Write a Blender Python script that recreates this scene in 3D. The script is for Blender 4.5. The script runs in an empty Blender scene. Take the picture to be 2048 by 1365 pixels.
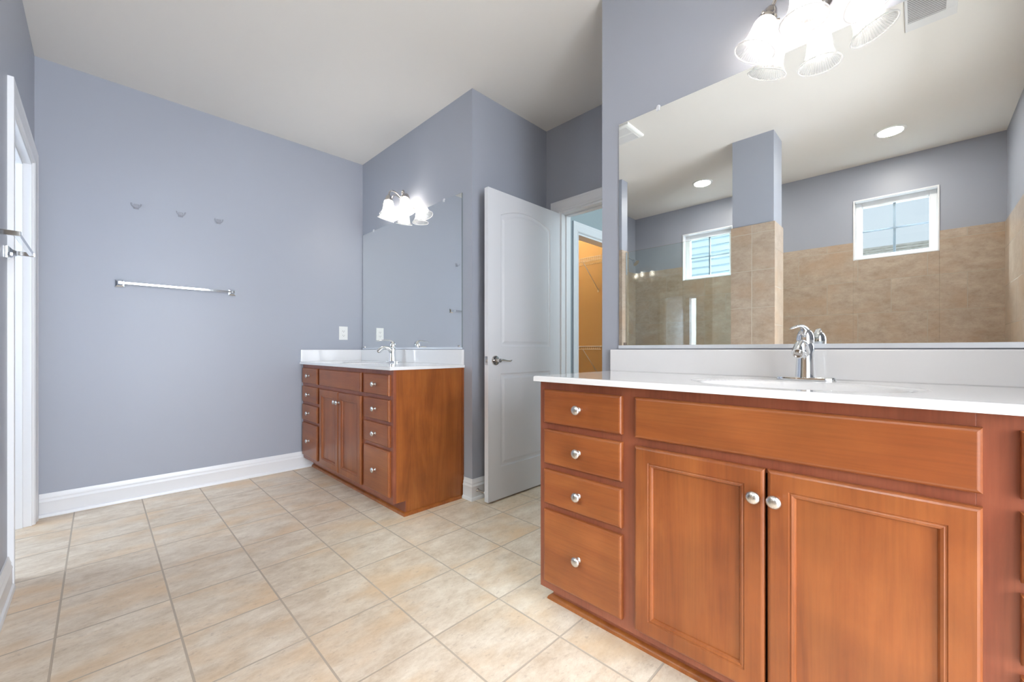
import bpy, bmesh, math, random
from mathutils import Vector, Matrix
random.seed(7)
PI = math.pi
S = bpy.context.scene
C = S.collection

# ------------------------------------------------------------------ camera, world, exposure
cd = bpy.data.cameras.new('camera'); cam = bpy.data.objects.new('camera', cd); C.objects.link(cam)
cam.location = (0, 0, 1.0)
cam.rotation_euler = (PI/2, 0, -0.7892)
cd.sensor_width = 36; cd.lens = 819.4/2048*36
cd.shift_y = 17.6/2048
cd.clip_start = 0.02
S.camera = cam
S.view_settings.view_transform = 'Standard'; S.view_settings.look = 'None'
S.view_settings.gamma = 1; S.view_settings.use_curve_mapping = False
S.view_settings.exposure = 0.92

W = bpy.data.worlds.new('sky'); S.world = W; W.use_nodes = True
wn = W.node_tree; wn.nodes.clear()
_o = wn.nodes.new('ShaderNodeOutputWorld'); _b = wn.nodes.new('ShaderNodeBackground')
_g = wn.nodes.new('ShaderNodeTexCoord'); _s = wn.nodes.new('ShaderNodeSeparateXYZ'); _r = wn.nodes.new('ShaderNodeValToRGB')
wn.links.new(_g.outputs['Generated'], _s.inputs[0]); wn.links.new(_s.outputs['Z'], _r.inputs[0])
_r.color_ramp.elements[0].position = 0.0; _r.color_ramp.elements[0].color = (0.86, 0.90, 0.95, 1)
_r.color_ramp.elements[1].position = 0.7; _r.color_ramp.elements[1].color = (0.60, 0.75, 0.98, 1)
wn.links.new(_r.outputs[0], _b.inputs[0]); _b.inputs[1].default_value = 0.58
wn.links.new(_b.outputs[0], _o.inputs[0])

def area(name, loc, rot, sx, sy, power, col, spread=PI):
    l = bpy.data.lights.new(name, 'AREA'); l.shape = 'RECTANGLE'; l.size = sx; l.size_y = sy
    l.energy = power; l.color = col; l.spread = spread
    o = bpy.data.objects.new(name, l); C.objects.link(o); o.location = loc; o.rotation_euler = rot
    return o
def point(name, loc, power, col, r=0.03):
    l = bpy.data.lights.new(name, 'POINT'); l.energy = power; l.color = col; l.shadow_soft_size = r
    o = bpy.data.objects.new(name, l); C.objects.link(o); o.location = loc
    return o
WARM = (1.0, 0.80, 0.58); DAY = (0.80, 0.90, 1.0)
# daylight falling through the two shower windows (from the open sky above them); fill lamps added at an invented toilet room window,
# an invented bedroom window beyond the doorway behind the camera, and an invented hall window
area('sky_through_right_window', (-2.55, 0.157, 3.22), (0, -math.radians(43), 0), 0.85, 1.3, 600, DAY)
area('sky_through_left_window', (-2.55, 1.775, 3.22), (0, -math.radians(43), 0), 0.85, 1.3, 600, DAY)
area('daylight_toilet_window', (-1.66, 3.25, 1.6), (0, -PI/2, 0), 1.08, 0.68, 17, (0.78, 0.90, 1.0))
area('daylight_bedroom', (0.65, -2.56, 1.35), (PI/2, 0, 0), 2.4, 1.9, 138, (0.86, 0.92, 1.0))
area('fill_lamp_hall', (3.1, 0.05, 2.0), (PI/2, 0, 0), 0.68, 0.98, 14, (0.80, 0.94, 1.0))
_sun = bpy.data.lights.new('sun', 'SUN'); _sun.energy = 1.5; _sun.angle = 0.02; _sun.color = (1.0, 0.97, 0.92)
sun = bpy.data.objects.new('sun', _sun); C.objects.link(sun); sun.location = (6, 0, 9); sun.rotation_euler = Vector((-0.52, 0.20, -0.80)).to_track_quat('-Z', 'Y').to_euler()
FIX_Y = (0.262, 2.950)

# ------------------------------------------------------------------ dimensions (metres)
H = 2.742; XW = 1.748; YB = 3.716; XL = -0.270; YE = 2.108; XD = 2.513; YN = 1.108; YS = -0.496
XS = -1.575

# ------------------------------------------------------------------ materials
def new_mat(name):
    m = bpy.data.materials.new(name); m.use_nodes = True
    nt = m.node_tree; b = nt.nodes['Principled BSDF']
    return m, nt, b
def pset(b, col=None, rough=None, metal=None, **kw):
    if col is not None: b.inputs['Base Color'].default_value = (*col, 1)
    if rough is not None: b.inputs['Roughness'].default_value = rough
    if metal is not None: b.inputs['Metallic'].default_value = metal
    for k, v in kw.items(): b.inputs[k].default_value = v
def N(nt, t, **kw):
    n = nt.nodes.new(t)
    for k, v in kw.items(): setattr(n, k, v)
    return n
def paint(name, col, rough=0.5, bump=0.02, var=0.02):
    m, nt, b = new_mat(name); pset(b, col, rough)
    g = N(nt, 'ShaderNodeNewGeometry')
    n = N(nt, 'ShaderNodeTexNoise'); n.inputs['Scale'].default_value = 260; n.inputs['Detail'].default_value = 3
    nt.links.new(g.outputs['Position'], n.inputs['Vector'])
    bp = N(nt, 'ShaderNodeBump'); bp.inputs['Strength'].default_value = bump; bp.inputs['Distance'].default_value = 0.002
    nt.links.new(n.outputs['Fac'], bp.inputs['Height']); nt.links.new(bp.outputs[0], b.inputs['Normal'])
    n2 = N(nt, 'ShaderNodeTexNoise'); n2.inputs['Scale'].default_value = 1.7; n2.inputs['Detail'].default_value = 4
    nt.links.new(g.outputs['Position'], n2.inputs['Vector'])
    mx = N(nt, 'ShaderNodeMix', data_type='RGBA')
    mx.inputs['A'].default_value = (*[c*(1-var) for c in col], 1); mx.inputs['B'].default_value = (*[min(1, c*(1+var)) for c in col], 1)
    nt.links.new(n2.outputs['Fac'], mx.inputs['Factor']); nt.links.new(mx.outputs['Result'], b.inputs['Base Color'])
    return m
def plain(name, col, rough=0.4, metal=0.0, **kw):
    m, nt, b = new_mat(name); pset(b, col, rough, metal, **kw); return m
def metal(name, col, rough, brushed=False):
    m, nt, b = new_mat(name); pset(b, col, rough, 1.0)
    if brushed:
        g = N(nt, 'ShaderNodeNewGeometry'); n = N(nt, 'ShaderNodeTexNoise'); n.inputs['Scale'].default_value = 900
        nt.links.new(g.outputs['Position'], n.inputs['Vector'])
        r = N(nt, 'ShaderNodeMapRange'); r.inputs['To Min'].default_value = rough*0.7; r.inputs['To Max'].default_value = rough*1.4
        nt.links.new(n.outputs['Fac'], r.inputs['Value']); nt.links.new(r.outputs[0], b.inputs['Roughness'])
    return m
def tile(name, axes, off, size, grout_w, cols, grout, brick_off=0.0, rough=0.35):
    """ceramic tile laid on a world plane: axes picks which two world axes run across the tiles"""
    m, nt, b = new_mat(name)
    g = N(nt, 'ShaderNodeNewGeometry'); s = N(nt, 'ShaderNodeSeparateXYZ'); nt.links.new(g.outputs['Position'], s.inputs[0])
    c = N(nt, 'ShaderNodeCombineXYZ')
    for k in range(2):
        ma = N(nt, 'ShaderNodeMath', operation='SUBTRACT'); nt.links.new(s.outputs[axes[k]], ma.inputs[0]); ma.inputs[1].default_value = off[k]
        mb = N(nt, 'ShaderNodeMath', operation='ADD'); nt.links.new(ma.outputs[0], mb.inputs[0]); mb.inputs[1].default_value = 100*size[k]
        nt.links.new(mb.outputs[0], c.inputs[k])
    br = N(nt, 'ShaderNodeTexBrick'); br.offset = brick_off; br.offset_frequency = 2; br.squash = 1
    nt.links.new(c.outputs[0], br.inputs['Vector'])
    br.inputs['Scale'].default_value = 1; br.inputs['Mortar Size'].default_value = grout_w; br.inputs['Mortar Smooth'].default_value = 0.25
    br.inputs['Brick Width'].default_value = size[0]; br.inputs['Row Height'].default_value = size[1]
    br.inputs['Color1'].default_value = (0, 0, 0, 1); br.inputs['Color2'].default_value = (1, 1, 1, 1); br.inputs['Mortar'].default_value = (0.5, 0.5, 0.5, 1)
    # each tile shows its own cut of the mottling
    vm = N(nt, 'ShaderNodeVectorMath', operation='MULTIPLY_ADD'); nt.links.new(br.outputs['Color'], vm.inputs[0])
    vm.inputs[1].default_value = (7.3, 3.1, 5.7); nt.links.new(g.outputs['Position'], vm.inputs[2])
    mp = N(nt, 'ShaderNodeMapping'); nt.links.new(vm.outputs[0], mp.inputs['Vector'])
    sc = [1, 1, 1]; sc['XYZ'.index(axes[0])] = 0.55; mp.inputs['Scale'].default_value = sc
    n1 = N(nt, 'ShaderNodeTexNoise'); n1.inputs['Scale'].default_value = 13; n1.inputs['Detail'].default_value = 9; n1.inputs['Roughness'].default_value = 0.78
    n2 = N(nt, 'ShaderNodeTexNoise'); n2.inputs['Scale'].default_value = 5; n2.inputs['Detail'].default_value = 5
    n3 = N(nt, 'ShaderNodeTexNoise'); n3.inputs['Scale'].default_value = 55; n3.inputs['Detail'].default_value = 8; n3.inputs['Roughness'].default_value = 0.75
    for n in (n1, n2, n3): nt.links.new(mp.outputs[0], n.inputs['Vector'])
    r1 = N(nt, 'ShaderNodeValToRGB'); e = r1.color_ramp.elements
    e[0].position = 0.34; e[0].color = (*cols[0], 1); e[1].position = 0.66; e[1].color = (*cols[1], 1)
    nt.links.new(n1.outputs['Fac'], r1.inputs[0])
    r2 = N(nt, 'ShaderNodeMapRange'); r2.inputs['From Min'].default_value = 0.48; r2.inputs['From Max'].default_value = 0.72; r2.inputs['To Max'].default_value = 0.75
    nt.links.new(n2.outputs['Fac'], r2.inputs['Value'])
    m1 = N(nt, 'ShaderNodeMix', data_type='RGBA'); nt.links.new(r2.outputs[0], m1.inputs['Factor']); nt.links.new(r1.outputs[0], m1.inputs['A']); m1.inputs['B'].default_value = (*cols[2], 1)
    r3 = N(nt, 'ShaderNodeMapRange'); r3.inputs['From Min'].default_value = 0.56; r3.inputs['From Max'].default_value = 0.78; r3.inputs['To Max'].default_value = 0.8
    nt.links.new(n3.outputs['Fac'], r3.inputs['Value'])
    m2 = N(nt, 'ShaderNodeMix', data_type='RGBA'); nt.links.new(r3.outputs[0], m2.inputs['Factor']); nt.links.new(m1.outputs['Result'], m2.inputs['A']); m2.inputs['B'].default_value = (*cols[3], 1)
    m3 = N(nt, 'ShaderNodeMix', data_type='RGBA'); nt.links.new(br.outputs['Fac'], m3.inputs['Factor']); nt.links.new(m2.outputs['Result'], m3.inputs['A']); m3.inputs['B'].default_value = (*grout, 1)
    nt.links.new(m3.outputs['Result'], b.inputs['Base Color'])
    rr = N(nt, 'ShaderNodeMapRange'); rr.inputs['To Min'].default_value = rough; rr.inputs['To Max'].default_value = 0.9
    nt.links.new(br.outputs['Fac'], rr.inputs['Value']); nt.links.new(rr.outputs[0], b.inputs['Roughness'])
    iv = N(nt, 'ShaderNodeMath', operation='SUBTRACT'); iv.inputs[0].default_value = 1; nt.links.new(br.outputs['Fac'], iv.inputs[1])
    ad = N(nt, 'ShaderNodeMath', operation='MULTIPLY_ADD'); nt.links.new(n3.outputs['Fac'], ad.inputs[0]); ad.inputs[1].default_value = 0.10; nt.links.new(iv.outputs[0], ad.inputs[2])
    bu = N(nt, 'ShaderNodeBump'); bu.inputs['Strength'].default_value = 0.5; bu.inputs['Distance'].default_value = 0.002
    nt.links.new(ad.outputs[0], bu.inputs['Height']); nt.links.new(bu.outputs[0], b.inputs['Normal'])
    return m
def wood(name, axis, dark, mid, light, rough=0.32, fig=1.0):
    """stained cherry; grain runs along world axis"""
    m, nt, b = new_mat(name)
    g = N(nt, 'ShaderNodeNewGeometry'); oi = N(nt, 'ShaderNodeObjectInfo')
    ad = N(nt, 'ShaderNodeVectorMath', operation='MULTIPLY_ADD')
    cb = N(nt, 'ShaderNodeCombineXYZ')
    for k in range(3): nt.links.new(oi.outputs['Random'], cb.inputs[k])
    nt.links.new(cb.outputs[0], ad.inputs[0]); ad.inputs[1].default_value = (9, 13, 17); nt.links.new(g.outputs['Position'], ad.inputs[2])
    mp = N(nt, 'ShaderNodeMapping'); nt.links.new(ad.outputs[0], mp.inputs['Vector'])
    sc = [9, 9, 9]; sc['XYZ'.index(axis)] = 1.3; mp.inputs['Scale'].default_value = sc
    n1 = N(nt, 'ShaderNodeTexNoise'); n1.inputs['Scale'].default_value = 0.9; n1.inputs['Detail'].default_value = 6; n1.inputs['Distortion'].default_value = 1.3; n1.inputs['Roughness'].default_value = 0.6
    nt.links.new(mp.outputs[0], n1.inputs['Vector'])
    mp2 = N(nt, 'ShaderNodeMapping'); nt.links.new(ad.outputs[0], mp2.inputs['Vector'])
    sc = [150, 150, 150]; sc['XYZ'.index(axis)] = 5; mp2.inputs['Scale'].default_value = sc
    n2 = N(nt, 'ShaderNodeTexNoise'); n2.inputs['Scale'].default_value = 1; n2.inputs['Detail'].default_value = 3; nt.links.new(mp2.outputs[0], n2.inputs['Vector'])
    n3 = N(nt, 'ShaderNodeTexNoise'); n3.inputs['Scale'].default_value = 6; n3.inputs['Detail'].default_value = 3; nt.links.new(ad.outputs[0], n3.inputs['Vector'])
    r = N(nt, 'ShaderNodeValToRGB'); e = r.color_ramp.elements
    e[0].position = 0.5-0.22/fig; e[0].color = (*dark, 1); e[1].position = 0.5+0.22/fig; e[1].color = (*light, 1)
    k = e.new(0.5); k.color = (*mid, 1)
    nt.links.new(n1.outputs['Fac'], r.inputs[0])
    mm = N(nt, 'ShaderNodeMix', data_type='RGBA', blend_type='MULTIPLY'); nt.links.new(r.outputs[0], mm.inputs['A'])
    q = N(nt, 'ShaderNodeMapRange'); q.inputs['From Min'].default_value = 0.3; q.inputs['From Max'].default_value = 0.6; q.inputs['To Min'].default_value = 0.90; q.inputs['To Max'].default_value = 1.03
    nt.links.new(n2.outputs['Fac'], q.inputs['Value'])
    q2 = N(nt, 'ShaderNodeMapRange'); q2.inputs['From Min'].default_value = 0.3; q2.inputs['From Max'].default_value = 0.7; q2.inputs['To Min'].default_value = 0.86; q2.inputs['To Max'].default_value = 1.12
    nt.links.new(n3.outputs['Fac'], q2.inputs['Value'])
    ml = N(nt, 'ShaderNodeMath', operation='MULTIPLY'); nt.links.new(q.outputs[0], ml.inputs[0]); nt.links.new(q2.outputs[0], ml.inputs[1])
    nt.links.new(ml.outputs[0], mm.inputs['B']); mm.inputs['Factor'].default_value = 1
    nt.links.new(mm.outputs['Result'], b.inputs['Base Color'])
    pset(b, rough=rough); b.inputs['Coat Weight'].default_value = 0.12; b.inputs['Coat Roughness'].default_value = 0.25
    return m

M = {}
M['wall'] = paint('wall_paint', (0.362, 0.384, 0.442), 0.42)
M['wall_hall'] = paint('hall_wall_paint', (0.36, 0.42, 0.44), 0.45)
M['wall_closet'] = paint('closet_wall_paint', (0.56, 0.42, 0.24), 0.6)
M['ceiling'] = paint('ceiling_paint', (0.80, 0.775, 0.735), 0.7)
M['trim'] = paint('trim_paint', (0.80, 0.81, 0.83), 0.3, 0.005, 0.01)
M['door'] = paint('door_paint', (0.72, 0.73, 0.76), 0.38, 0.03, 0.01)
M['floor'] = tile('floor_tile', 'XY', (0.821, 1.8158), (0.3096, 0.3096), 0.0036,
                  [(0.62, 0.485, 0.345), (0.90, 0.79, 0.65), (0.77, 0.53, 0.30), (0.38, 0.27, 0.19)], (0.52, 0.43, 0.34), 0.0, 0.38)
TC = [(0.38, 0.29, 0.215), (0.54, 0.45, 0.365), (0.47, 0.33, 0.225), (0.26, 0.19, 0.145)]
M['tileX'] = tile('shower_tile_on_long_wall', 'YZ', (-0.055, 1.342), (0.463, 0.302), 0.003, TC, (0.47, 0.41, 0.34), 0.5, 0.3)
M['tileP'] = tile('shower_tile_on_pillar', 'YZ', (0.964, 1.342), (0.305, 0.302), 0.003, TC, (0.52, 0.46, 0.38), 0.0, 0.3)
M['tileY'] = tile('shower_tile_on_short_wall', 'XZ', (-0.815, 1.20), (0.463, 0.302), 0.003, TC, (0.47, 0.41, 0.34), 0.5, 0.3)
cd_, cm_, cl_ = (0.205, 0.052, 0.014), (0.262, 0.074, 0.019), (0.312, 0.098, 0.026)
M['woodZ'] = wood('cherry_vertical_grain', 'Z', cd_, cm_, cl_)
M['woodY'] = wood('cherry_horizontal_grain', 'Y', cd_, cm_, cl_)
M['panel'] = wood('cherry_end_panel', 'Z', (0.22, 0.060, 0.012), (0.31, 0.090, 0.017), (0.38, 0.125, 0.026), 0.36, 1.1)
M['frame'] = wood('cherry_face_frame', 'Z', (0.20, 0.050, 0.024), (0.245, 0.068, 0.033), (0.285, 0.085, 0.042))
M['dark'] = plain('cabinet_shadow_gap', (0.03, 0.012, 0.006), 0.8)
M['marble'] = plain('cultured_marble', (0.80, 0.80, 0.81), 0.12, **{'Coat Weight': 0.5, 'Coat Roughness': 0.05})
M['chrome'] = metal('chrome', (0.80, 0.82, 0.84), 0.07)
M['nickel'] = metal('brushed_nickel', (0.66, 0.65, 0.64), 0.28, True)
M['satin'] = metal('satin_nickel', (0.60, 0.57, 0.54), 0.16)
M['mirror'] = metal('silvered_glass', (0.90, 0.925, 0.915), 0.0)
M['mirror_edge'] = plain('mirror_edge', (0.10, 0.14, 0.13), 0.2)
M['white'] = plain('white_plastic', (0.82, 0.82, 0.80), 0.35)
M['slot'] = plain('dark_slot', (0.03, 0.03, 0.03), 0.7)
M['vinyl'] = plain('white_vinyl', (0.78, 0.80, 0.82), 0.35)
M['grille_grey'] = plain('window_grille_grey', (0.22, 0.24, 0.27), 0.4)
M['vent'] = plain('vent_enamel', (0.72, 0.72, 0.72), 0.45)
M['vent_dark'] = plain('vent_duct_dark', (0.05, 0.05, 0.055), 0.8)
M['hook'] = plain('cloudy_clear_plastic', (0.34, 0.35, 0.39), 0.2)
M['clip'] = plain('frosted_clip', (0.66, 0.68, 0.72), 0.3)
M['channel'] = plain('anodised_channel', (0.74, 0.78, 0.84), 0.38, 0.35)
M['wire'] = plain('coated_wire', (0.75, 0.72, 0.66), 0.4)
M['rubber'] = plain('white_rubber', (0.7, 0.7, 0.7), 0.7)
def glassmat(name, tint, refl):
    m = bpy.data.materials.new(name); m.use_nodes = True; nt = m.node_tree; nt.nodes.clear()
    o = N(nt, 'ShaderNodeOutputMaterial'); t = N(nt, 'ShaderNodeBsdfTransparent'); t.inputs[0].default_value = (*tint, 1)
    g = N(nt, 'ShaderNodeBsdfGlossy'); g.inputs['Roughness'].default_value = 0.0
    f = N(nt, 'ShaderNodeFresnel'); f.inputs[0].default_value = 1.5
    mu = N(nt, 'ShaderNodeMath', operation='MULTIPLY'); nt.links.new(f.outputs[0], mu.inputs[0]); mu.inputs[1].default_value = refl
    mx = N(nt, 'ShaderNodeMixShader'); nt.links.new(mu.outputs[0], mx.inputs[0]); nt.links.new(t.outputs[0], mx.inputs[1]); nt.links.new(g.outputs[0], mx.inputs[2])
    nt.links.new(mx.outputs[0], o.inputs[0]); return m
M['glass'] = glassmat('shower_glass', (0.93, 0.97, 0.95), 1.3)
M['pane'] = glassmat('window_glass', (0.95, 0.98, 0.98), 0.7)
M['clear'] = glassmat('clear_plastic', (0.86, 0.87, 0.89), 2.0)
def shademat():
    m = bpy.data.materials.new('ribbed_frosted_glass'); m.use_nodes = True; nt = m.node_tree; nt.nodes.clear()
    o = N(nt, 'ShaderNodeOutputMaterial')
    t = N(nt, 'ShaderNodeBsdfTransparent'); t.inputs[0].default_value = (0.90, 0.91, 0.93, 1)
    tr = N(nt, 'ShaderNodeBsdfTranslucent'); tr.inputs[0].default_value = (0.95, 0.95, 0.97, 1)
    df = N(nt, 'ShaderNodeBsdfDiffuse'); df.inputs[0].default_value = (0.9, 0.9, 0.92, 1)
    g = N(nt, 'ShaderNodeBsdfGlossy'); g.inputs['Roughness'].default_value = 0.15
    a = N(nt, 'ShaderNodeMixShader'); a.inputs[0].default_value = 0.24; nt.links.new(t.outputs[0], a.inputs[1]); nt.links.new(tr.outputs[0], a.inputs[2])
    c = N(nt, 'ShaderNodeMixShader'); c.inputs[0].default_value = 0.02; nt.links.new(a.outputs[0], c.inputs[1]); nt.links.new(df.outputs[0], c.inputs[2])
    d = N(nt, 'ShaderNodeMixShader'); d.inputs[0].default_value = 0.10; nt.links.new(c.outputs[0], d.inputs[1]); nt.links.new(g.outputs[0], d.inputs[2])
    lw = N(nt, 'ShaderNodeLayerWeight'); lw.inputs[0].default_value = 0.5
    cr = N(nt, 'ShaderNodeValToRGB'); cr.color_ramp.elements[0].color = (0.95, 0.96, 0.97, 1); cr.color_ramp.elements[1].color = (0.62, 0.63, 0.65, 1)
    nt.links.new(lw.outputs['Facing'], cr.inputs[0]); nt.links.new(cr.outputs[0], t.inputs[0])
    nt.links.new(d.outputs[0], o.inputs[0]); return m
M['shade'] = shademat()
def rimmat():
    m = bpy.data.materials.new('frosted_glass_rim'); m.use_nodes = True; nt = m.node_tree; nt.nodes.clear()
    o = N(nt, 'ShaderNodeOutputMaterial'); a = N(nt, 'ShaderNodeBsdfTranslucent'); a.inputs[0].default_value = (0.95, 0.95, 0.96, 1)
    d = N(nt, 'ShaderNodeBsdfDiffuse'); d.inputs[0].default_value = (0.92, 0.92, 0.94, 1)
    x = N(nt, 'ShaderNodeMixShader'); nt.links.new(a.outputs[0], x.inputs[1]); nt.links.new(d.outputs[0], x.inputs[2]); nt.links.new(x.outputs[0], o.inputs[0]); return m
M['rim'] = rimmat()
def emit(name, col, s):
    m = bpy.data.materials.new(name); m.use_nodes = True; nt = m.node_tree; nt.nodes.clear()
    o = N(nt, 'ShaderNodeOutputMaterial'); e = N(nt, 'ShaderNodeEmission'); e.inputs[0].default_value = (*col, 1); e.inputs[1].default_value = s
    nt.links.new(e.outputs[0], o.inputs[0]); return m
M['bulb'] = emit('lit_bulb', (1.0, 0.89, 0.76), 52)
M['can_lens'] = emit('lit_downlight_lens', (1.0, 0.97, 0.93), 9)
M['closet_bulb'] = emit('lit_closet_bulb', (1.0, 0.72, 0.38), 12)

# ------------------------------------------------------------------ mesh building
class MB:
    def __init__(s): s.bm = bmesh.new()
    def box(s, x0, x1, y0, y1, z0, z1):
        v = [s.bm.verts.new(p) for p in ((x0,y0,z0),(x1,y0,z0),(x1,y1,z0),(x0,y1,z0),(x0,y0,z1),(x1,y0,z1),(x1,y1,z1),(x0,y1,z1))]
        for f in ((3,2,1,0),(4,5,6,7),(0,1,5,4),(1,2,6,5),(2,3,7,6),(3,0,4,7)): s.bm.faces.new([v[i] for i in f])
        return s
    def prism(s, pts, d):
        """closed outline pts (3D) pushed along vector d"""
        d = Vector(d); a = [s.bm.verts.new(p) for p in pts]; b = [s.bm.verts.new(Vector(p)+d) for p in pts]
        n = len(pts); s.bm.faces.new(a[::-1]); s.bm.faces.new(b)
        for i in range(n): s.bm.faces.new((a[i], a[(i+1)%n], b[(i+1)%n], b[i]))
        return s
    def rings(s, rings, cap0=True, cap1=True, closed=True):
        R = [[s.bm.verts.new(p) for p in r] for r in rings]
        n = len(R[0])
        for a, b in zip(R, R[1:]):
            for i in range(n if closed else n-1): s.bm.faces.new((a[i], a[(i+1)%n], b[(i+1)%n], b[i]))
        if cap0: s.bm.faces.new(R[0][::-1])
        if cap1: s.bm.faces.new(R[-1])
        return s
    def lathe(s, prof, o=(0,0,0), ax=(0,0,1), n=32, cap0=True, cap1=True, rib=None):
        """prof: (radius, distance along ax)"""
        ax = Vector(ax).normalized(); q = ax.to_track_quat('Z', 'Y'); o = Vector(o); rr = []
        for r, z in prof:
            ring = []
            for i in range(n):
                t = 2*PI*i/n; k = r*(1 + (rib[1]*math.cos(rib[0]*t) if rib else 0))
                ring.append(o + q @ Vector((k*math.cos(t), k*math.sin(t), z)))
            rr.append(ring)
        return s.rings(rr, cap0, cap1)
    def tube(s, pts, rad, n=12, flat=None):
        """swept round (or oval, flat=(side,up) scale) tube through pts; rad is a number or list"""
        P = [Vector(p) for p in pts]; k = len(P)
        rad = rad if isinstance(rad, (list, tuple)) else [rad]*k
        T = [(P[min(i+1,k-1)]-P[max(i-1,0)]).normalized() for i in range(k)]
        up = Vector((0,0,1)) if abs(T[0].z) < 0.9 else Vector((0,1,0))
        u = T[0].cross(up).normalized(); rr = []
        for i in range(k):
            u = (u - T[i]*u.dot(T[i])).normalized(); w = u.cross(T[i]).normalized()
            fu, fw = flat[i] if isinstance(flat, list) else (flat or (1, 1))
            rr.append([P[i] + (u*math.cos(2*PI*j/n)*fu + w*math.sin(2*PI*j/n)*fw)*rad[i] for j in range(n)])
        return s.rings(rr)
    def sphere(s, o, r, n=20, m=12, sc=(1,1,1)):
        o = Vector(o); rr = []
        for j in range(1, m):
            t = PI*j/m; rr.append([o+Vector((r*sc[0]*math.sin(t)*math.cos(2*PI*i/n), r*sc[1]*math.sin(t)*math.sin(2*PI*i/n), r*sc[2]*math.cos(t))) for i in range(n)])
        return s.rings(rr)
    def build(s, name, mat, parent=None, bevel=0, smooth=False, seg=2, angle=35):
        bmesh.ops.recalc_face_normals(s.bm, faces=s.bm.faces)
        me = bpy.data.meshes.new(name)
        off = Vector(parent_world(parent)) if parent else Vector((0,0,0))
        if parent is None and getattr(s, 'origin', None) is not None: off = Vector(s.origin)
        if off.length: bmesh.ops.translate(s.bm, verts=s.bm.verts, vec=-off)
        s.bm.to_mesh(me); s.bm.free()
        mats = mat if isinstance(mat, (list, tuple)) else [mat]
        for m in mats: me.materials.append(m)
        o = bpy.data.objects.new(name, me); C.objects.link(o)
        if parent: o.parent = parent
        elif getattr(s, 'origin', None) is not None: o.location = s.origin
        if bevel:
            b = o.modifiers.new('bevel', 'BEVEL'); b.width = bevel; b.segments = seg; b.limit_method = 'ANGLE'; b.angle_limit = math.radians(angle)
            b.harden_normals = False
        if smooth:
            me.polygons.foreach_set('use_smooth', [True]*len(me.polygons))
            try: me.set_sharp_from_angle(angle=math.radians(smooth if smooth is not True else 40))
            except Exception: pass
        return o
def parent_world(p):
    v = Vector((0,0,0))
    while p: v += p.location; p = p.parent
    return v
def bez(a, b, c, d, n=10):
    a, b, c, d = map(Vector, (a, b, c, d)); out = []
    for i in range(n+1):
        t = i/n; out.append(a*(1-t)**3+b*3*t*(1-t)**2+c*3*t*t*(1-t)+d*t**3)
    return out
def thing(name, loc, label, cat, group=None):
    o = bpy.data.objects.new(name, None); C.objects.link(o); o.location = loc; o.empty_display_size = 0.05
    tag(o, label, cat, group); return o
def tag(o, label, cat, group=None, kind=None):
    o['label'] = label; o['category'] = cat
    if group: o['group'] = group
    if kind: o['kind'] = kind
    return o
def struct(o, label, cat=None):
    o['kind'] = 'structure'; o['label'] = label; o['category'] = cat or o.name.split('_')[0]; return o
def copy_tree(o, delta, parent=None):
    c = o.copy(); C.objects.link(c)
    if parent: c.parent = parent
    else: c.location = o.location + Vector(delta)
    for ch in list(o.children): copy_tree(ch, delta, c)
    return c

# ------------------------------------------------------------------ room shell
T = 0.115
b = MB(); b.box(-1.75, 4.6, YS-0.12, 4.4, -0.12, 0); struct(b.build('floor', M['floor']), 'cream and tan mottled square ceramic tile floor')
b = MB(); b.box(-1.75, 4.6, YS-0.12, 4.4, H, H+0.12); struct(b.build('ceiling', M['ceiling']), 'flat warm white ceiling of the bathroom')
b = MB(); b.box(-0.27, XW+0.12, YB, YB+0.12, 0, H); struct(b.build('wall_back', M['wall']), 'blue grey painted wall carrying the long towel bar')
b = MB(); b.box(XW, XD, YE, YB+0.12, 0, H); struct(b.build('wall_right_far', M['wall']), 'blue grey wall block behind the far vanity mirror')
# door wall (opening Y 1.20..1.975)
DY0, DY1, DH = 1.198, 1.972, 2.068
b = MB(); b.box(XD, XD+T, DY1, YE+0.01, 0, H); b.box(XD, XD+T, DY0, DY1, DH, H); b.box(XD, XD+T, YS-0.12, DY0, 0, H)
struct(b.build('wall_door', M['wall']), 'blue grey wall around the doorway between the two vanities')
b = MB(); b.box(XW, XD, YS-0.12, YN, 0, H); struct(b.build('wall_right_near', M['wall']), 'blue grey wall block behind the near vanity mirror')
# near wall; doorway added behind the camera to pass fill light
b = MB(); b.box(-1.75, -0.15, YS-0.12, YS, 0, H); b.box(-0.15, 1.15, YS-0.12, YS, 2.3, H); b.box(1.15, XW, YS-0.12, YS, 0, H)
struct(b.build('wall_near', M['wall']), 'blue grey wall behind the camera with a wide doorway added for fill light')
# left wall
WY0, WY1 = 2.775, 3.588
YP = 2.140
b = MB(); b.box(XL-T, XL, YP+0.01, WY0, 0, H); b.box(XL-T, XL, WY0, WY1, DH, H); b.box(XL-T, XL, WY1, YB+0.12, 0, H)
struct(b.build('wall_left', M['wall']), 'blue grey wall at the left edge with the toilet room doorway')
# shower walls
b = MB(); b.box(XS-0.13, XL-T, 2.694, 2.75, 0, H); struct(b.build('wall_shower_end', M['wall']), 'blue grey end wall of the shower with the shower head')
w = MB()
x0, x1 = XS-0.13, XS
YWs = [(-0.127, 0.442), (1.490, 2.059)]; ZW = (1.846, 2.412)
w.box(x0, x1, YS-0.12, 2.75, 0, ZW[0]-0.0); w.box(x0, x1, YS-0.12, 2.75, ZW[1], H)
w.box(x0, x1, YS-0.12, YWs[0][0], ZW[0], ZW[1]); w.box(x0, x1, YWs[0][1], YWs[1][0], ZW[0], ZW[1]); w.box(x0, x1, YWs[1][1], 2.75, ZW[0], ZW[1])
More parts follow.
